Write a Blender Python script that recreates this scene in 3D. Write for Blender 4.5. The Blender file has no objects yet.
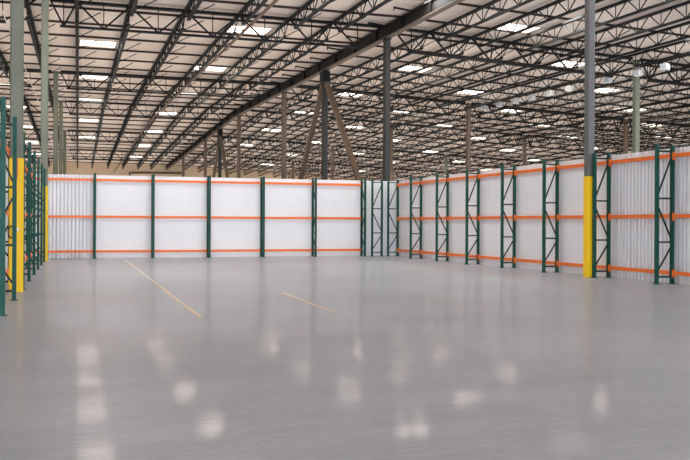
import bpy, math, random
from mathutils import Vector, Matrix

# All plan figures below are in units of the camera height (1.42 m); S turns them into metres.
S = 1.42
random.seed(7)
SC = bpy.context.scene
COL = SC.collection

# ------------------------------------------------------------------ materials
def lin(c):
    return tuple(((v / 255) / 12.92 if v / 255 <= .04045 else ((v / 255 + .055) / 1.055) ** 2.4) for v in c) + (1,)

def mat(name, rgb, rough=.5, metal=0.0, var=.0, scale=3.0, spec=.5):
    m = bpy.data.materials.new(name); m.use_nodes = True
    nt = m.node_tree; b = nt.nodes['Principled BSDF']
    b.inputs['Roughness'].default_value = rough
    b.inputs['Metallic'].default_value = metal
    b.inputs['Specular IOR Level'].default_value = spec
    col = lin(rgb)
    if var:
        tc = nt.nodes.new('ShaderNodeTexCoord'); n = nt.nodes.new('ShaderNodeTexNoise')
        n.inputs['Scale'].default_value = scale; n.inputs['Detail'].default_value = 5
        r = nt.nodes.new('ShaderNodeValToRGB')
        r.color_ramp.elements[0].position = .3; r.color_ramp.elements[1].position = .7
        r.color_ramp.elements[0].color = tuple(v * (1 - var) for v in col[:3]) + (1,)
        r.color_ramp.elements[1].color = tuple(min(1, v * (1 + var)) for v in col[:3]) + (1,)
        nt.links.new(tc.outputs['Object'], n.inputs['Vector'])
        nt.links.new(n.outputs['Fac'], r.inputs['Fac']); nt.links.new(r.outputs['Color'], b.inputs['Base Color'])
    else:
        b.inputs['Base Color'].default_value = col
    return m

M = {}
M['green'] = mat('rack_green_paint', (6, 76, 64), .5, 0, .12, 6, .3)
M['green_dark'] = mat('brace_green_paint', (6, 48, 42), .5, 0, .12, 6, .3)
M['orange'] = mat('beam_orange_paint', (244, 118, 34), .45, 0, .06, 5)
M['sheet'] = mat('white_sheet', (237, 238, 241), .45, 0, .02, 1.5)
M['yellow'] = mat('guard_yellow', (252, 205, 0), .5, 0, .04, 4)
M['column'] = mat('column_paint', (112, 115, 98), .55, 0, .1, 1.5)
M['grey_paint'] = mat('grey_paint', (98, 97, 95), .55, 0, .1, 1.5)
M['dark_paint'] = mat('dark_column_paint', (40, 40, 34), .55, 0, .1, 1.5)
M['tan_steel'] = mat('tan_paint_and_lit_flange', (104, 86, 71), .55, 0, .1, 1.5)
M['steel'] = mat('joist_black', (11, 10, 9), .6, 0, .15, 2, .25)
M['girder'] = mat('girder_paint', (26, 24, 21), .6, 0, .12, 1.0, .25)
M['purlin'] = mat('purlin_brown', (50, 36, 29), .7, 0, .15, 1.5)
M['deck'] = mat('roof_deck', (240, 222, 208), .8, 0, .05, .25)
M['tanwall'] = mat('far_wall', (206, 184, 156), .8, 0, .04, .1)
M['greywall'] = mat('side_wall', (188, 184, 178), .8, 0, .04, .1)
M['pipe'] = mat('pipe_brown', (112, 84, 66), .5, 0, .1, 2)
M['pipe_dark'] = mat('pipe_dark', (52, 44, 38), .5, 0, .1, 2)
M['pipe_pale'] = mat('pipe_pale', (226, 214, 206), .5, 0, .05, 2)
M['lamp_grey'] = mat('lamp_housing', (196, 198, 200), .4, .2, .08, 4)
M['red'] = mat('sign_red', (206, 62, 40), .5)
M['black'] = mat('black_rubber', (18, 18, 18), .5)
M['white'] = mat('white_tag', (240, 240, 236), .6)
M['zinc'] = mat('zinc_plate', (150, 152, 150), .45, .4, .1, 6)

def emit(name, rgb, strength):
    m = bpy.data.materials.new(name); m.use_nodes = True
    b = m.node_tree.nodes['Principled BSDF']
    b.inputs['Base Color'].default_value = (.8, .8, .8, 1)
    b.inputs['Emission Color'].default_value = lin(rgb)
    b.inputs['Emission Strength'].default_value = strength
    return m
M['sky'] = emit('skylight_pane', (255, 246, 232), 1.7)

def floor_material():
    m = bpy.data.materials.new('polished_concrete'); m.use_nodes = True
    nt = m.node_tree; L = nt.links; N = nt.nodes.new
    b = nt.nodes['Principled BSDF']
    tc = N('ShaderNodeTexCoord')
    def noise(scale, detail, rough, stretch=None):
        n = N('ShaderNodeTexNoise'); n.inputs['Scale'].default_value = scale
        n.inputs['Detail'].default_value = detail; n.inputs['Roughness'].default_value = rough
        if stretch:
            mp = N('ShaderNodeMapping'); mp.inputs['Scale'].default_value = stretch
            mp.inputs['Rotation'].default_value = (0, 0, -.2)
            L.new(tc.outputs['Object'], mp.inputs['Vector']); L.new(mp.outputs['Vector'], n.inputs['Vector'])
        else:
            L.new(tc.outputs['Object'], n.inputs['Vector'])
        return n
    n1 = noise(.12, 6, .6); n2 = noise(1.1, 9, .7, (.4, 1.6, 1)); n3 = noise(14, 5, .7, (.35, 1.5, 1))
    def math_(op, a, b_):
        q = N('ShaderNodeMath'); q.operation = op
        for i, v in enumerate((a, b_)):
            if isinstance(v, (int, float)): q.inputs[i].default_value = v
            else: L.new(v, q.inputs[i])
        return q.outputs[0]
    s = math_('ADD', math_('MULTIPLY', n1.outputs['Fac'], .38), math_('MULTIPLY', n2.outputs['Fac'], .36))
    s = math_('ADD', s, math_('MULTIPLY', n3.outputs['Fac'], .26))
    r = N('ShaderNodeValToRGB'); e = r.color_ramp.elements
    e[0].position = .41; e[0].color = lin((140, 143, 150)); e[1].position = .6; e[1].color = lin((178, 181, 186))
    L.new(s, r.inputs['Fac'])
    # saw-cut control joints, one grid over the slab
    sep = N('ShaderNodeSeparateXYZ'); L.new(tc.outputs['Object'], sep.inputs[0])
    def joint(sock, period, off):
        f = math_('FRACT', math_('DIVIDE', math_('ADD', sock, off), period), 0)
        d = math_('ABSOLUTE', math_('SUBTRACT', f, .5), 0)
        return math_('LESS_THAN', d, .006 / period)
    j = math_('MAXIMUM', joint(sep.outputs[0], 4.66, 1.1), joint(sep.outputs[1], 5.0, 2.2))
    mx = N('ShaderNodeMix'); mx.data_type = 'RGBA'
    L.new(math_('MULTIPLY', j, .1), mx.inputs[0]); L.new(r.outputs['Color'], mx.inputs[6])
    mx.inputs[7].default_value = lin((92, 90, 90))
    L.new(mx.outputs[2], b.inputs['Base Color'])
    rr = N('ShaderNodeMapRange'); rr.inputs['From Min'].default_value = .3; rr.inputs['From Max'].default_value = .7
    rr.inputs['To Min'].default_value = .38; rr.inputs['To Max'].default_value = .5
    L.new(s, rr.inputs['Value']); L.new(rr.outputs[0], b.inputs['Roughness'])
    bp = N('ShaderNodeBump'); bp.inputs['Strength'].default_value = .03; bp.inputs['Distance'].default_value = .05
    nb = noise(1.6, 3, .5); L.new(nb.outputs['Fac'], bp.inputs['Height']); L.new(bp.outputs['Normal'], b.inputs['Normal'])
    b.inputs['Specular IOR Level'].default_value = .3
    cw = N('ShaderNodeMapRange'); cw.inputs['From Min'].default_value = .35; cw.inputs['From Max'].default_value = .65
    cw.inputs['To Min'].default_value = .07; cw.inputs['To Max'].default_value = .3
    L.new(n2.outputs['Fac'], cw.inputs['Value']); L.new(cw.outputs[0], b.inputs['Coat Weight'])
    b.inputs['Coat Roughness'].default_value = .085
    L.new(bp.outputs['Normal'], b.inputs['Coat Normal'])
    return m
M['floor'] = floor_material()

def marking_material(name, rgb, keep):
    m = bpy.data.materials.new(name); m.use_nodes = True
    nt = m.node_tree; L = nt.links; b = nt.nodes['Principled BSDF']; b.inputs['Roughness'].default_value = .3
    tc = nt.nodes.new('ShaderNodeTexCoord'); n = nt.nodes.new('ShaderNodeTexNoise')
    n.inputs['Scale'].default_value = 5; n.inputs['Detail'].default_value = 6
    L.new(tc.outputs['Object'], n.inputs['Vector'])
    r = nt.nodes.new('ShaderNodeValToRGB')
    r.color_ramp.elements[0].position = keep; r.color_ramp.elements[0].color = lin(rgb)
    r.color_ramp.elements[1].position = keep + .2; r.color_ramp.elements[1].color = lin((164, 163, 160))
    L.new(n.outputs['Fac'], r.inputs['Fac']); L.new(r.outputs['Color'], b.inputs['Base Color'])
    return m
M['line_warm'] = marking_material('worn_yellow_paint', (222, 192, 142), .47)
M['line_pale'] = marking_material('faded_pale_paint', (208, 202, 164), .44)

# ------------------------------------------------------------------ mesh helpers
class MB:
    def __init__(s): s.v = []; s.f = []
    def prism(s, ring0, ring1):
        n = len(ring0); o = len(s.v); s.v += [tuple(p) for p in ring0] + [tuple(p) for p in ring1]
        for i in range(n):
            j = (i + 1) % n; s.f.append((o + i, o + j, o + n + j, o + n + i))
        s.f.append(tuple(o + i for i in reversed(range(n)))); s.f.append(tuple(o + n + i for i in range(n)))
        return s
    def box(s, x0, x1, y0, y1, z0, z1):
        a = [(x0, y0), (x1, y0), (x1, y1), (x0, y1)]
        return s.prism([(x, y, z0) for x, y in a], [(x, y, z1) for x, y in a])
    def bar(s, p, q, w, h=None, up=(0, 0, 1)):
        h = h or w; p = Vector(p); q = Vector(q); d = (q - p).normalized(); u = Vector(up)
        if abs(d.dot(u)) > .98: u = Vector((0, 1, 0)) if abs(d.y) < .9 else Vector((1, 0, 0))
        a = d.cross(u).normalized(); b = a.cross(d).normalized()
        k = [(-w / 2, -h / 2), (w / 2, -h / 2), (w / 2, h / 2), (-w / 2, h / 2)]
        return s.prism([p + a * x + b * y for x, y in k], [q + a * x + b * y for x, y in k])
    def tube(s, pts, r, n=8):
        for p, q in zip(pts, pts[1:]):
            p = Vector(p); q = Vector(q); d = (q - p).normalized()
            u = Vector((0, 0, 1)) if abs(d.z) < .9 else Vector((1, 0, 0))
            a = d.cross(u).normalized(); b = a.cross(d)
            c = [(math.cos(t * 2 * math.pi / n) * r, math.sin(t * 2 * math.pi / n) * r) for t in range(n)]
            s.prism([p + a * x + b * y for x, y in c], [q + a * x + b * y for x, y in c])
        return s
    def mesh(s, name, m):
        me = bpy.data.meshes.new(name); me.from_pydata([tuple(c * S for c in p) for p in s.v], [], s.f)
        me.update(); me.materials.append(m); return me
    def build(s, name, m, parent=None):
        return link(name, s.mesh(name, m), parent)

def link(name, me, parent=None):
    o = bpy.data.objects.new(name, me); COL.objects.link(o)
    if parent: o.parent = parent
    return o

def tag(o, label, cat, group=None, kind=None):
    o['label'] = label; o['category'] = cat
    if group: o['group'] = group
    o['kind'] = kind or 'thing'
    return o

def thing(name, loc, label, cat, group=None, rz=0, kind=None):
    o = bpy.data.objects.new(name, None); COL.objects.link(o); o.empty_display_size = .2
    o.location = Vector(loc) * S; o.rotation_euler = (0, 0, rz)
    return tag(o, label, cat, group, kind)

def copy_tree(src, loc, label, rz=None, group=None):
    r = src.copy(); COL.objects.link(r); r.location = Vector(loc) * S
    if rz is not None: r.rotation_euler = (0, 0, rz)
    r['label'] = label
    if group: r['group'] = group
    for ch in list(src.children):
        c = ch.copy(); COL.objects.link(c); c.parent = r
        for g in list(ch.children):
            d = g.copy(); COL.objects.link(d); d.parent = c
    return r

ORD = ['first', 'second', 'third', 'fourth', 'fifth', 'sixth', 'seventh', 'eighth', 'ninth', 'tenth', 'eleventh', 'twelfth']

# ------------------------------------------------------------------ camera
F_PX, YAW, CY, ROLL = 869.53, .3204, 222.82, .0044
cam = bpy.data.cameras.new('camera'); co = bpy.data.objects.new('camera', cam); COL.objects.link(co)
cam.sensor_width = 36; cam.sensor_fit = 'HORIZONTAL'; cam.lens = 36 * F_PX / 690
cam.shift_y = -(230 - CY) / 690; cam.clip_end = 500
co.matrix_world = Matrix.Translation((0, 0, S)) @ Matrix.Rotation(-YAW, 4, 'Z') @ Matrix.Rotation(math.pi / 2, 4, 'X') @ Matrix.Rotation(ROLL, 4, 'Z')
SC.camera = co
cc, ss = math.cos(YAW), math.sin(YAW)
def proj(X, Y, Z):
    z = ss * X + cc * Y; l = cc * X - ss * Y
    if z < .1: return None
    return 345 + F_PX * l / z, CY - F_PX * (Z - 1) / z + ROLL * F_PX * l / z
def seen(pts):
    q = [proj(*p) for p in pts]
    if any(a is None for a in q): return False
    return max(a[0] for a in q) > -4 and min(a[0] for a in q) < 694 and max(a[1] for a in q) > -4

# ------------------------------------------------------------------ building shell
K = 1.018
RIDGE, GC, WY = 48.0 * K, 9.46 * K, 80.2 * K
CL, CR, DB = -14.0, 46.0, -17.0
def zdeck(c, d):
    e = d / K
    z = 6.6 + (e + 10) * .73 / 58 if d < RIDGE else 7.33 - (e - 48) * 1.23 / 34
    return 1 + K * (z - 1) - (.045 * (c - GC) if c > GC else 0)
def cx(c0, d):                                   # the framing lines left of the girder run slightly out of square
    return c0 + (.025 * (GC - c0) / (9.96 * K) * (d - 24.56 * K) if c0 < GC else 0)

tag(MB().box(CL, CR, DB, WY, -.1, 0).build('floor', M['floor']), 'polished grey concrete floor with worn streaks and soft reflections', 'floor', kind='structure')
dk = MB()
cs, ds = [CL, GC, CR], [DB, RIDGE, WY]
for i in range(2):
    for j in range(2):
        a = [(cs[i], ds[j]), (cs[i + 1], ds[j]), (cs[i + 1], ds[j + 1]), (cs[i], ds[j + 1])]
        dk.prism([(x, y, zdeck(x, y)) for x, y in a], [(x, y, zdeck(x, y) + .08) for x, y in a])
tag(dk.build('ceiling', M['deck']), 'pale beige roof deck above the dark steel trusses', 'ceiling', kind='structure')
tag(MB().box(CL, CR, WY, WY + .15, 0, 7.0).build('wall_back', M['tanwall']), 'tan building wall far behind the white sheet enclosure', 'wall', kind='structure')
tag(MB().box(CL - .15, CL, DB, WY, 0, 7.3).build('wall_left', M['greywall']), 'building side wall beyond the left racks', 'wall', kind='structure')
tag(MB().box(CR, CR + .15, DB, WY, 0, 6.0).build('wall_right', M['greywall']), 'building side wall far beyond the right racks', 'wall', kind='structure')

# ------------------------------------------------------------------ floor lines
def strip(p, q, w):
    p = Vector((p[0], p[1], 0)); q = Vector((q[0], q[1], 0)); n = (q - p).normalized().cross(Vector((0, 0, 1))) * w / 2
    k = [p - n, p + n, q + n, q - n]
    return MB().prism([v + Vector((0, 0, .0004)) for v in reversed(k)], [v + Vector((0, 0, .002)) for v in reversed(k)])
tag(strip((1.71, 23.45), (1.56, 15.54), .055).build('floor_marking', M['line_pale']), 'faded pale line on the concrete nearest the back wall', 'floor line')
tag(strip((1.555, 15.4), (1.44, 9.09), .05).build('floor_marking', M['line_warm']), 'worn yellow orange line on the concrete, left of the other one', 'floor line')
tag(strip((3.06, 12.0), (2.94, 9.23), .05).build('floor_marking', M['line_warm']), 'short worn yellow line on the concrete, in the middle of the floor', 'floor line')

# ------------------------------------------------------------------ rack uprights
ZT, ZM, ZB, PH = 2.149, 1.1364, .1838, 2.32
DEP = .307
PW, PD = .058, .05            # post face width (along the wall) and depth
def channel(x, flip):
    """lipped channel post, open to the inside of the frame"""
    s = -1 if flip else 1; t = .009; b = MB()
    b.box(*sorted((x - s * PD / 2, x - s * (PD / 2 - t))), -PW / 2, PW / 2, 0, PH)
    for y in (-1, 1):
        b.box(*sorted((x - s * (PD / 2 - t), x + s * PD / 2)), *sorted((y * PW / 2, y * (PW / 2 - t))), 0, PH)
        b.box(*sorted((x + s * (PD / 2 - t), x + s * PD / 2)), *sorted((y * (PW / 2 - t), y * (PW / 2 - .02))), 0, PH)
    return b
post_me = [channel(0, False).mesh('upright_post', M['green']), channel(DEP, True).mesh('upright_post', M['green'])]
plate_me = [MB().box(x - .05, x + .05, -.05, .05, 0, .007).mesh('foot_plate', M['green']) for x in (0, DEP)]
hb_me = [MB().box(.02, DEP - .02, -.014, .014, z - .014, z + .014).mesh('horizontal_brace', M['green_dark']) for z in (.12, .70, 1.43, 2.22)]
db_me = [MB().bar(a, b, .02, .024).mesh('diagonal_brace', M['green_dark']) for a, b in
         (((.02, 0, .22), (DEP - .02, 0, .62)), ((DEP - .02, 0, .76), (.02, 0, 1.30)), ((.02, 0, 1.50), (DEP - .02, 0, 2.12)))]
def upright(loc, rz, label, group):
    t = thing('rack_upright_frame', loc, label, 'rack frame', group, rz)
    for me, pl in zip(post_me, plate_me):
        p = link('upright_post', me, t); link('foot_plate', pl, p)
    for me in hb_me: link('horizontal_brace', me, t)
    for me in db_me: link('diagonal_brace', me, t)
    return t

# beams: step-profile tube with a connector plate at each end, along local x
beam_cache = {}
BH = .064
def beam(p, rz, length, label, group):
    k = round(length, 3)
    if k not in beam_cache:
        b = MB(); pr = [(-.02, -BH / 2), (.02, -BH / 2), (.02, BH / 2 - .025), (.006, BH / 2 - .025), (.006, BH / 2), (-.02, BH / 2)]
        b.prism([(.005, y, z) for y, z in pr], [(length - .005, y, z) for y, z in pr])
        cn = [MB().box(x0, x1, -.026, .026, -.075, .06).mesh('end_connector', M['orange']) for x0, x1 in ((.003, .014), (length - .014, length - .003))]
        beam_cache[k] = (b.mesh('step_beam', M['orange']), cn)
    t = thing('rack_beam', p, label, 'rack beam', group, rz)
    me, cn = beam_cache[k]
    link('step_tube', me, t)
    for c in cn: link('end_connector', c, t)
    return t

# white sheets: closed corrugated slabs along local x, standing on the floor
sheet_cache = {}
SH = 2.285
def sheet(p, rz, length, strong, label, group, h=SH):
    k = (round(length, 3), strong, h)
    if k not in sheet_cache:
        amp, per, th = (.075, .1, .003) if strong else (.0006, .088, .003)
        n = max(1, round(length / per)); per = length / n; prof = []
        for i in range(n):
            for fx, fy in ((0, 0), (.60, 0), (.64, 1), (.94, 1)): prof.append(((i + fx) * per, fy * amp))
        prof.append((length, 0))
        m = MB(); k0 = 0
        ring = [(x, y) for x, y in prof] + [(x, y - th) for x, y in reversed(prof)]
        N_ = len(ring); o = 0
        m.v = [(x, y, 0.001) for x, y in ring] + [(x, y, h) for x, y in ring]
        for i in range(N_):
            j = (i + 1) % N_; m.f.append((i, j, N_ + j, N_ + i))
        q = len(prof)
        for i in range(q - 1):
            a, b = i, i + 1; c, d = N_ - 1 - i, N_ - 2 - i
            m.f.append((N_ + a, N_ + b, N_ + d, N_ + c)); m.f.append((a, c, d, b))
        sheet_cache[k] = m.mesh('corrugated_sheet', M['sheet'])
    o = link('corrugated_sheet', sheet_cache[k]); o.location = Vector(p) * S; o.rotation_euler = (0, 0, rz)
    return tag(o, label, 'wall sheet', group)

LV = [('bottom', ZB), ('middle', ZM), ('top', ZT)]
H2 = math.pi / 2
# right wall ------------------------------------------------------
RF, RD0, BAY = 9.493, 12.115, 1.7659
RR = RF + DEP
rk = list(range(-1, 8))
pos = {k: RD0 + k * BAY for k in rk}
for k in rk:
    n = 7 - k
    lab = ['green rack frame at the corner end of the right wall row'] + \
          ['%s green rack frame along the right wall, counting from the corner frame' % ORD[i] for i in range(1, 9)]
    l = lab[n]
    if k == 1: l = 'green rack frame right beside the tall yellow guarded column on the right'
    if k == 0: l = 'nearest whole green rack frame along the right wall, before ribbed sheets'
    if k == -1: l = 'green rack frame ending the right wall row nearest the viewer'
    upright((RF, pos[k], 0), 0, l, 'green frames along the right wall')
for k in rk[:-1]:
    y0 = pos[k] + PW / 2; ln = BAY - PW; n = 7 - k
    for nm, z in LV:
        beam((RR, y0 + ln, z), -H2, ln, '%s orange beam of the %s right wall bay counting from the corner' % (nm, ORD[n - 1]), 'orange beams on the right wall')
    hw = BAY / 2
    for i in (0, 1):
        sheet((RR + .066, pos[k] + BAY - i * hw, 0), -H2, hw, k <= 0, '%s white %s sheet, %s half of the %s right wall bay from the corner' % ('ribbed' if k <= 0 else 'faintly ribbed', 'metal' if k <= 0 else 'wall', ('farther', 'nearer')[i], ORD[n - 1]), 'white sheets on the right wall')

# back wall -------------------------------------------------------
BF = 24.5263; BR = BF + DEP
bx = [.99, 2.55, 4.11, 5.67, 7.23, 8.77]
names = ['green rack frame at the left end of the back wall'] + ['%s green rack frame from the left along the back wall' % ORD[i] for i in range(1, 5)] + ['green back wall frame closing the row just left of the corner']
for x, l in zip(bx, names): upright((x, BF, 0), H2, l, 'green frames along the back wall')
ends = [-.57] + bx
for i in range(6):
    x0, x1 = ends[i] + PW / 2, ends[i + 1] - PW / 2
    for nm, z in LV:
        beam((x0, BR, z), 0, x1 - x0, '%s orange beam of the %s back wall bay from the left' % (nm, ORD[i]), 'orange beams on the back wall')
    hw = (ends[i + 1] - ends[i]) / 2
    for j in (0, 1):
        sheet((ends[i] + j * hw, BR + .06, 0), 0, hw, i == 0, '%s white sheet, %s half of the %s back wall bay from the left' % ('ribbed' if i == 0 else 'smooth', ('left', 'right')[j], ORD[i]), 'white sheets on the back wall')
# corner
upright((8.99, 24.50, 0), 0, 'green rack frame facing out between the back wall row and the right row', 'green frames in the corner')
sheet((8.77, BR + .06, 0), 0, (RR + .064 - 8.77) / 2, False, 'narrow white sheet behind the corner frames, left one', 'white sheets in the corner')
sheet((8.77 + (RR + .064 - 8.77) / 2, BR + .06, 0), 0, (RR + .064 - 8.77) / 2, False, 'narrow white sheet behind the corner frames, right one', 'white sheets in the corner')
sheet((RR + .066, BR + .055, 0), -H2, BR + .055 - pos[7] - .001, False, 'narrow white sheet closing the corner at the far end of the right wall', 'white sheets in the corner')
# left wall -------------------------------------------------------
LA = .0195; LB = 1.85                                # the left row stands slightly out of square with the right one
lt, ln_ = (math.sin(LA), math.cos(LA)), (-math.cos(LA), math.sin(LA))
def lpt(k, off, z=0): t_ = k * LB; return (-.54 + lt[0] * t_ + ln_[0] * off, 9.9 + lt[1] * t_ + ln_[1] * off, z)
for k in range(8):
    l = '%s green rack frame along the left wall, counting from the viewer' % ORD[k]
    if k == 0: l = 'nearest green rack frame at the left edge of the picture'
    if k == 1: l = 'green rack frame standing just before the yellow guarded left column'
    if k == 2: l = 'green rack frame standing just behind the yellow guarded left column'
    if k == 7: l = 'last green rack frame of the left row, just before the back wall'
    upright(lpt(k, 0), math.pi - LA, l, 'green frames along the left wall')
for k in range(8):
    if k < 7:
        for nm, z in LV:
            beam(lpt(k + PW / 2 / LB, DEP, z), H2 - LA, LB - PW, '%s orange beam of the %s left wall bay from the viewer' % (nm, ORD[k]), 'orange beams on the left wall')
    for i in (0, 1):
        sheet(lpt(k + i / 2, DEP + .068), H2 - LA, LB / 2, False, 'white sheet behind left frames, %s half of the %s left bay from the viewer' % (('nearer', 'farther')[i], ORD[k]), 'white sheets on the left wall')

# ------------------------------------------------------------------ columns
def tube_sec(b, w, z0, z1, x=0, y=0):
    c = w * .12; h = w / 2
    k = [(-h + c, -h), (h - c, -h), (h, -h + c), (h, h - c), (h - c, h), (-h + c, h), (-h, h - c), (-h, -h + c)]
    return b.prism([(x + u, y + v, z0) for u, v in k], [(x + u, y + v, z1) for u, v in k])
GUARD = 1.89
def column(c, d, w, label, group, guard=False, top=None, m='column', rz=0):
    t = thing('steel_column', (c, d, 0), label, 'column', group)
    top = top or zdeck(c, d) - .14
    tube_sec(MB(), w, 0, top - .02).build('shaft', M[m], t)
    if guard:
        tube_sec(MB(), w + .014, .004, GUARD).build('column_guard', M['yellow'], t)['label'] = 'bright yellow guard sleeve'
    MB().box(-w * .62, w * .62, -w * .62, w * .62, top - .02, top).build('cap_plate', M['girder'], t)
    if guard: MB().box(-w * .6, w * .6, -w * .6, w * .6, 0, .003).build('base_plate', M['zinc'], t)
    return t
D1, D2, D3, D4, D5 = (round(v * K, 3) for v in (24.56, 37.05, 47.02, 58.3, 69.0))
CD = [14.2, D1, D2, D3, D4, D5]
column(-.54, 13.14, .178, 'grey green column with yellow guard among the left racks, nearest the viewer', None, True)
column(-.295, 23.15, .175, 'grey green column with yellow guard at the far left corner', None, True)
column(9.475, 14.03, .15, 'grey column with tall yellow guard standing at the right wall racks', None, True, top=zdeck(GC, 14.03) - .16, m='grey_paint')
for i, (d, nm) in enumerate(((D2, 'nearest'), (D3, 'middle'), (D4, 'farthest'))):
    column(cx(-.36, d), d, .19, 'grey green column behind the left end of the back wall, %s of three' % nm, 'columns behind the back wall at left')
gl = {D1: 'dark tall column behind the wall corner carrying the solid roof girder', D2: 'girder column behind the back wall, foot of the left nearer brace',
      D3: 'girder column behind the back wall between the two braced columns', D4: 'thin girder column behind the back wall, left of the far braced one', D5: 'farthest thin column under the solid girder behind the back wall'}
for d in CD[1:]:
    column(GC, d, .19, gl[d], 'columns under the solid girder', top=zdeck(GC, d) - .485, m='dark_paint' if d == D1 else 'tan_steel')
for d, nm in ((30.96 * K, 'nearer'), (52.85 * K, 'farther')):
    t = column(GC, d, .2, '%s column flanked by two slanting braces under the solid girder' % nm, 'braced columns', top=zdeck(GC, d) - .485, m='dark_paint')
    MB().box(-.14, .14, -.22, .22, zdeck(GC, d) - .88, zdeck(GC, d) - .51).build('gusset_plate', M['steel'], t)
for dm, da, db_, nm in ((30.96 * K, D1, D2, 'nearer'), (52.85 * K, D3, D4, 'farther')):
    for e, sd in ((da, 'right'), (db_, 'left')):
        s = 1 if e > dm else -1
        zt = zdeck(GC, dm) - 1.0
        b = MB().bar((0, 0, .12), (0, dm + s * .24 - (e - s * .26), zt), .16, .16, up=(1, 0, 0))
        t = thing('brace_strut', (GC, e - s * .26, 0), '%s slanting tan brace leaning up to the %s braced column' % (sd, nm), 'brace', 'slanting braces under the girder')
        b.build('strut', M['tan_steel'], t)
        MB().box(-.1, .1, -.12, .12, 0, .16).build('foot_plate', M['tan_steel'], t)
R1, R2, R3 = 18.4 * K, 27.15 * K, 35.9 * K
ROWS = [R1, R2, R3]
rl = {R1: 'first', R2: 'second', R3: 'third'}
bl = {D1: 'nearest', D2: 'second nearest', D3: 'third nearest', D4: 'fourth nearest', D5: 'farthest'}
for c in ROWS:
    for d in CD[1:]:
        if not seen([(c, d, 5)]): continue
        m = 'column' if (c, d) in ((R1, D1), (R2, D4)) else 'tan_steel'
        column(c, d, .19, '%s column of the %s row rising over the right wall' % (bl[d], rl[c]), 'columns beyond the right wall', top=zdeck(c, d) - .15, m=m)

# ------------------------------------------------------------------ solid girder
def girder_seg(b, pr, d0, d1):
    for z0, z1, w in pr:
        b.prism([(x, d0, zdeck(GC, d0) + z) for x, z in ((-w, z0), (w, z0), (w, z1), (-w, z1))], [(x, d1, zdeck(GC, d1) + z) for x, z in ((-w, z0), (w, z0), (w, z1), (-w, z1))])
g = thing('plate_girder', (GC, 0, 0), 'long solid dark steel girder running away under the roof over the corner', 'girder')
for nm, pr, m in (('web_plate', [(-.43, -.11, .015)], 'girder'), ('top_flange', [(-.11, -.075, .1)], 'girder'), ('bottom_flange', [(-.47, -.43, .1)], 'tan_steel')):  # bottom flange: light caught on its edge is put into the tan colour
    b = MB()
    for d0, d1 in ((14.3, RIDGE), (RIDGE, WY - .02)): girder_seg(b, pr, d0, d1)
    b.build(nm, M[m], g)
st_me = MB().box(-.09, .09, -.01, .01, -.43, -.11).mesh('stiffener', M['girder'])
kk_me = MB().bar((-.1, 0, -.16), (-.72, 0, -.10), .035, .05).bar((-.72, 0, -.075), (-.72, 0, -.18), .03).mesh('kicker_brace', M['steel'])
d = 15.3
while d < 79:
    link('stiffener', st_me, g).location = Vector((0, d, zdeck(GC, d))) * S
    if min(abs(d + 1 - q) for q in CD) > .2: link('kicker_brace', kk_me, g).location = Vector((0, d + 1, zdeck(GC, d + 1))) * S
    d += 2.1

# ------------------------------------------------------------------ roof joists (along the depth) with webs and kickers
JD, JT = .43, .07
def joist_meshes(c0, d0, d1, kick):
    """meshes relative to (c0 line at d0, deck height at that point)"""
    bx_, z0 = cx(c0, d0), zdeck(c0, d0)
    def P(d, dz, off=0): return (cx(c0, d) - bx_ + off, d - d0, zdeck(c0, d) - z0 + dz)
    br = [d0 + .115] + ([RIDGE] if d0 < RIDGE < d1 else []) + [d1 - .115]
    tc, bc, wb = MB(), MB(), MB()
    zt, zb = -JT - .036, -JT - JD
    for a, e in zip(br, br[1:]):
        for o in (-.032, .032):
            tc.bar(P(a, zt, o), P(e, zt, o), .045, .06)
            bc.bar(P(a + (.5 if a == br[0] else 0), zb, o * .8), P(e - (.5 if e == br[-1] else 0), zb, o * .8), .04, .05)
    n = round((d1 - d0) / .52); n += n % 2; st = (d1 - d0 - .23) / n
    for i in range(n):
        a = d0 + .115 + i * st; e = a + st
        up = i % 2 == 0
        wb.bar(P(a, zt if up else zb), P(e, zb if up else zt), .024)
        m_ = a + (st if up else 0)
        if up: wb.bar(P(m_, zt), P(m_, zb), .018)
    return [tc.mesh('top_chord', M['steel']), bc.mesh('bottom_chord', M['steel']), wb.mesh('web', M['steel'])]
kick_me = MB().bar((.03, 0, -JT - JD + .03), (.66, 0, -.115), .024).mesh('kicker_brace', M['steel'])
BAYS = list(zip([13.95] + CD[1:], CD[1:] + [WY - .1]))
BN = ['roof bay before the first cross truss', 'roof bay past the first cross truss', 'roof bay past the second cross truss', 'roof bay past the third cross truss', 'roof bay past the fourth cross truss', 'last roof bay before the tan wall']
LEFT = [K * v for v in (7.75, 6.43, 4.93, 3.42, 1.90, .50, -.79, -2.2, -3.6, -5.0)]
RIGHT = [GC + 1.41 * K * k for k in range(1, 26)]
PN = ('top_chord', 'bottom_chord', 'web')
njoist = 0
def put_joist(meshes, c0, d0, d1, label, group):
    global njoist
    t = thing('roof_joist', (cx(c0, d0), d0, zdeck(c0, d0)), label, 'roof joist', group)
    for nm, me in zip(PN, meshes): link(nm, me, t)
    if d0 < 45:
        np_ = max(1, round((d1 - d0) / 2.08)); ps = (d1 - d0) / np_
        for i in range(np_):
            d = d0 + (i + .5) * ps
            if d > 20.5: link('kicker_brace', kick_me, t).location = Vector((cx(c0, d) - cx(c0, d0), d - d0, zdeck(c0, d) - zdeck(c0, d0))) * S
    njoist += 1
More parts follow.
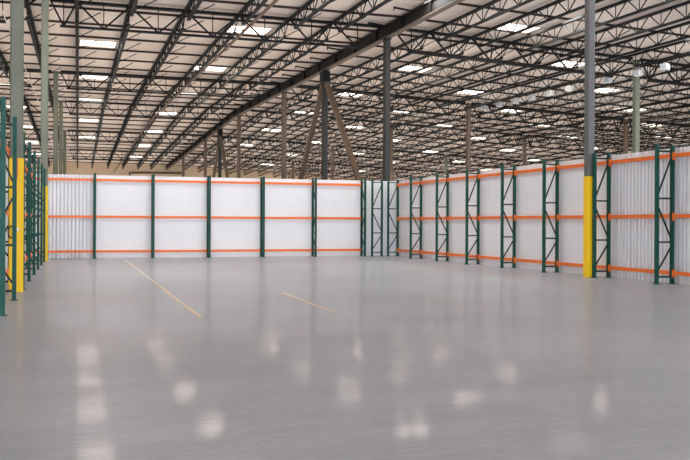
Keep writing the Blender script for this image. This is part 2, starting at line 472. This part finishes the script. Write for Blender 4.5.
for bi, (d0, d1) in enumerate(BAYS):
    share = None
    for i, c0 in enumerate(LEFT):
        if not seen([(cx(c0, d), d, zdeck(c0, d) - .3) for d in (d0, d0 * .5 + d1 * .5, d1)]): continue
        put_joist(joist_meshes(c0, d0, d1, True), c0, d0, d1, '%s dark roof joist left of the solid girder, %s' % (ORD[i], BN[bi]), 'dark roof joists left of the girder')
    for i, c0 in enumerate(RIGHT):
        if not seen([(c0, d, zdeck(c0, d) - .3) for d in (d0, d0 * .5 + d1 * .5, d1)]): continue
        if share is None: share = joist_meshes(RIGHT[0], d0, d1, True)
        if i < 8: put_joist(share, c0, d0, d1, '%s dark roof joist right of the solid girder, %s' % (ORD[i], BN[bi]), 'dark roof joists right of the girder')
        else: put_joist(share, c0, d0, d1, 'dark roof joist far right of the solid girder, %s' % BN[bi], 'far right joists, ' + BN[bi])

# ------------------------------------------------------------------ cross trusses between columns
def cross_truss(c0, c1, d, label, nodes):
    x0, x1 = cx(c0, d), cx(c1, d)
    t = thing('cross_truss', (x0, d, zdeck(c0, d)), label, 'roof truss', 'cross trusses between the columns')
    def P(x, dz, y=0): return (x - x0, y, zdeck(x, d) - zdeck(c0, d) + dz)
    tc, bc, wb = MB(), MB(), MB(); zt, zb = -JT - .045, -.80
    for y in (-.045, .045):
        tc.bar(P(x0 + .18, zt, y), P(x1 - .18, zt, y), .06, .075)
    xs = [x0 + .18] + [cx(q, d) for q in nodes if x0 + .5 < cx(q, d) < x1 - .5] + [x1 - .18]
    for y in (-.036, .036): bc.bar(P((xs[0] + xs[1]) / 2 - .1, zb, y), P((xs[-1] + xs[-2]) / 2 + .1, zb, y), .045, .055)
    for a, e in zip(xs, xs[1:]):
        m = (a + e) / 2
        wb.bar(P(a, zt), P(m, zb), .045); wb.bar(P(m, zb), P(e, zt), .045); wb.bar(P(m, zb), P(m, zt), .025)
    for nm, b in (('top_chord', tc), ('bottom_chord', bc), ('web', wb)): b.build(nm, M['steel'], t)
LC = -.36
spans = [(-10.3, LC, 'left of the left columns'), (LC, GC, 'between left columns and solid girder'), (GC, R1, 'in the first span right of the girder'), (R1, R2, 'in the second span right of the girder'),
         (R2, R3, 'in the third span right of the girder'), (R3, 44.8, 'in the fourth span right of the girder')]
for di, d in enumerate(CD[1:]):
    for c0, c1, nm in spans:
        if not seen([(cx(c, d), d, zdeck(c, d) - .4) for c in (c0, c1)]): continue
        cross_truss(c0, c1, d, '%s dark cross truss from the viewer, %s' % (ORD[di], nm), sorted(LEFT + RIGHT))

# ------------------------------------------------------------------ purlins across the roof
pk = 0
for d0, d1 in BAYS:
    np_ = max(1, round((d1 - d0) / 2.08)); ps = (d1 - d0) / np_
    for i in range(np_):
        d = d0 + (i + .5) * ps
        if d < 20.0: continue
        b = MB()
        for a, e in ((CL + .1, GC), (GC, CR - .1)):
            b.bar((a, 0, zdeck(a, d) - .033), (e, 0, zdeck(e, d) - .033), .035, .064, up=(0, 0, 1))
        o = b.build('roof_purlin', M['purlin']); o.location = (0, d * S, 0)
        tag(o, 'thin brown purlin running across under the pale roof deck', 'purlin', 'purlins under the roof deck'); pk += 1

# ------------------------------------------------------------------ skylights (daylight panes in the deck)
fr_cache = {}
nsk = 0; skyspots = []
def skylight(c0, c1, d, label):
    global nsk
    nsk += 1
    ln = 1.05; t = thing('window_%d' % nsk, (0, d, 0), label, 'skylight', 'skylights in the roof deck', kind='structure')
    q = [(c0 + .1, 0), (c1 - .1, 0), (c1 - .1, ln), (c0 + .1, ln)]
    z = [zdeck(x, d + y) for x, y in q]; skyspots.append(((c0 + c1) / 2, d + ln / 2))
    MB().prism([(x, y, k - .012) for (x, y), k in zip(q, z)], [(x, y, k - .004) for (x, y), k in zip(q, z)]).build('pane', M['sky'], t)
    b = MB(); r = [Vector((x, y, k - .012)) for (x, y), k in zip(q, z)]
    for i in range(4): b.bar(r[i], r[(i + 1) % 4], .025, .03)
    b.build('frame', M['deck'], t)
strips = [(K * a, K * b, K * p) for a, b, p in [(-3.6, -2.2, 26.9), (.5, 1.9, 30.9), (4.93, 6.43, 26.9)] + [(9.46 + 1.41 * (2 + 3 * j), 9.46 + 1.41 * (3 + 3 * j), 30.9 if j % 2 == 0 else 26.9) for j in range(8)]]
SN = ['leftmost strip', 'strip above the left columns', 'strip midway left of the girder'] + ['%s strip right of the girder' % ORD[j] for j in range(8)]
for (c0, c1, ph), nm in zip(strips, SN):
    k = -4
    row = 0
    while True:
        d = ph - .5 + 7.8 * K * k; k += 1
        if d > 77: break
        q0, q1 = cx(c0, d), cx(c1, d)
        if d < -6 or not seen([(q0, d, zdeck(q0, d)), (q1, d, zdeck(q1, d))]): continue
        skylight(q0, q1, d, 'bright skylight pane in the roof, %s, %s from the viewer' % (nm, ORD[row])); row += 1

# ------------------------------------------------------------------ hanging lamp boxes along one line at right
lamp0 = None
X0 = 17.75
for i in range(10):
    d = 22.3 + 1.316 * i + (.28 if i == 2 else 0); z = 5.76 + .022 * i
    l = '%s grey lamp box from the right, in the line hanging under the right roof' % ORD[i]
    if lamp0 is None:
        lamp0 = thing('high_bay_lamp', (X0, d, z), l, 'lamp', 'grey lamp boxes under the right roof', .5)
        tube_sec(MB(), .24, 0, .17).build('housing', M['lamp_grey'], lamp0)
        MB().box(-.115, .115, -.105, .105, -.006, 0).build('lens', M['white'], lamp0)
        MB().box(-.05, .05, -.04, .04, .17, .22).build('ballast_box', M['zinc'], lamp0)
        MB().bar((0, 0, .22), (0, 0, .34), .014).build('hanger', M['steel'], lamp0)
    else:
        copy_tree(lamp0, (X0, d, z), l, .5)

# ------------------------------------------------------------------ pipes
def pipe(pts, r, m, label):
    o = Vector(pts[0]); b = MB().tube([Vector(p) - o for p in pts], r)
    q = b.build('pipe', M[m]); q.location = o * S
    return tag(q, label, 'pipe')
pz = lambda c, d: zdeck(c, d) - .93
pipe([(4.81, d, pz(4.81, d)) for d in (14, RIDGE, 79.9)], .04, 'pipe', 'brown sprinkler main running away below the roof joists at left of centre')
pipe([(-1.07 + .0262 * (d - 31.58), d, pz(-1.07, d)) for d in (20, RIDGE, 79.9)], .018, 'pipe_pale', 'thin pale pipe running away below the roof behind the left columns')
pipe([(6.32, WY - .1, 0), (6.32, WY - .1, 5.5), (11.25, WY - .1, 5.56), (11.25, WY - .1, 0)], .07, 'pipe_dark', 'dark pipe forming a squared arch on the tan far wall')

# ------------------------------------------------------------------ things on the near left column
t = thing('hanging_cord', (-.60, 13.02, .85), 'black cord loop with a white tag on the near left yellow column', 'cord')
ring = [(.04 * math.cos(a), 0, .085 * math.sin(a)) for a in [i * math.pi / 8 for i in range(17)]]
MB().tube(ring, .011, 6).build('loop', M['black'], t)
MB().box(.055, .1, -.004, .004, .015, .06).build('tag', M['white'], t)
MB().tube([(.035, 0, .04), (.06, 0, .04)], .006, 6).build('tie', M['black'], t)
o = MB().box(-.009, .009, -.006, .006, 0, .28).build('wall_sign', M['red']); o.location = Vector((-.528, 13.033, 1.60)) * S
tag(o, 'narrow red strip sign high on the near left yellow column', 'sign')

# ------------------------------------------------------------------ light
w = bpy.data.worlds.new('daylight'); SC.world = w; w.use_nodes = True
bg = w.node_tree.nodes['Background']; bg.inputs[0].default_value = (.82, .885, 1.0, 1); bg.inputs[1].default_value = 3.9
def area(name, loc, size, power, rgb, rot=(0, 0, 0)):
    l = bpy.data.lights.new(name, 'AREA'); l.shape = 'RECTANGLE'; l.size, l.size_y = size[0] * S, size[1] * S
    l.energy = power; l.color = rgb
    o = bpy.data.objects.new(name, l); COL.objects.link(o); o.location = Vector(loc) * S; o.rotation_euler = rot
    return o
# added unseen upward lights wash the roof; daylight falls in below every skylight
def lamp(name, c, d, z, size, power, rgb, rx):
    key = '%s_%d' % (name, power)
    l = bpy.data.lights.get(key)
    if l is None:
        l = bpy.data.lights.new(key, 'AREA'); l.shape = 'RECTANGLE'; l.size, l.size_y = size[0] * S, size[1] * S
        l.energy = power; l.color = rgb
    o = bpy.data.objects.new(name, l); COL.objects.link(o); o.location = Vector((c, d, z)) * S; o.rotation_euler = (rx, 0, 0)
for d in (22, 28.5, 35, 41.5, 48, 54.5, 61, 67.5, 74, 79):
    for c in (-7.5, -2.5, 2.5, 7.5, 13.5, 19.5, 25.5, 31.5, 37.5, 43):
        if d < 25 or (c > 19 and d < 36): lamp('added_roof_fill_cool', c, d, 3.2, (2.4, 2.4), 38, (.93, .97, 1), math.pi)
        else: lamp('added_roof_fill', c, d, 3.2, (2.4, 2.4), 47, (1, .95, .895), math.pi)
for c, d in skyspots:
    lamp('daylight', c, d, zdeck(c, d) - .06, (1.2, .9), 44, (1, .87, .71), 0)
for d, pw in ((13, 40), (17.5, 75), (21.5, 80)):  # added unseen overhead rows that brighten the floor and sheets
    for c in (-3, 1.2, 5.5, 9.7, 14, 18.2, 22.4, 26.6, 31):
        lamp('daylight', c, d, zdeck(c, d) - .06, (1.2, .9), pw, (1, .98, .95), 0)
SC.cycles.max_bounces = 8; SC.cycles.diffuse_bounces = 5; SC.cycles.glossy_bounces = 4
SC.cycles.use_denoising = True
SC.cycles.sample_clamp_indirect = 8
vs = SC.view_settings
vs.view_transform = 'Standard'; vs.look = 'None'; vs.gamma = 1; vs.use_curve_mapping = False
vs.exposure = 1.2
SC.display_settings.display_device = 'sRGB'
print('joists', njoist, 'purlins', pk, 'skylights', nsk)
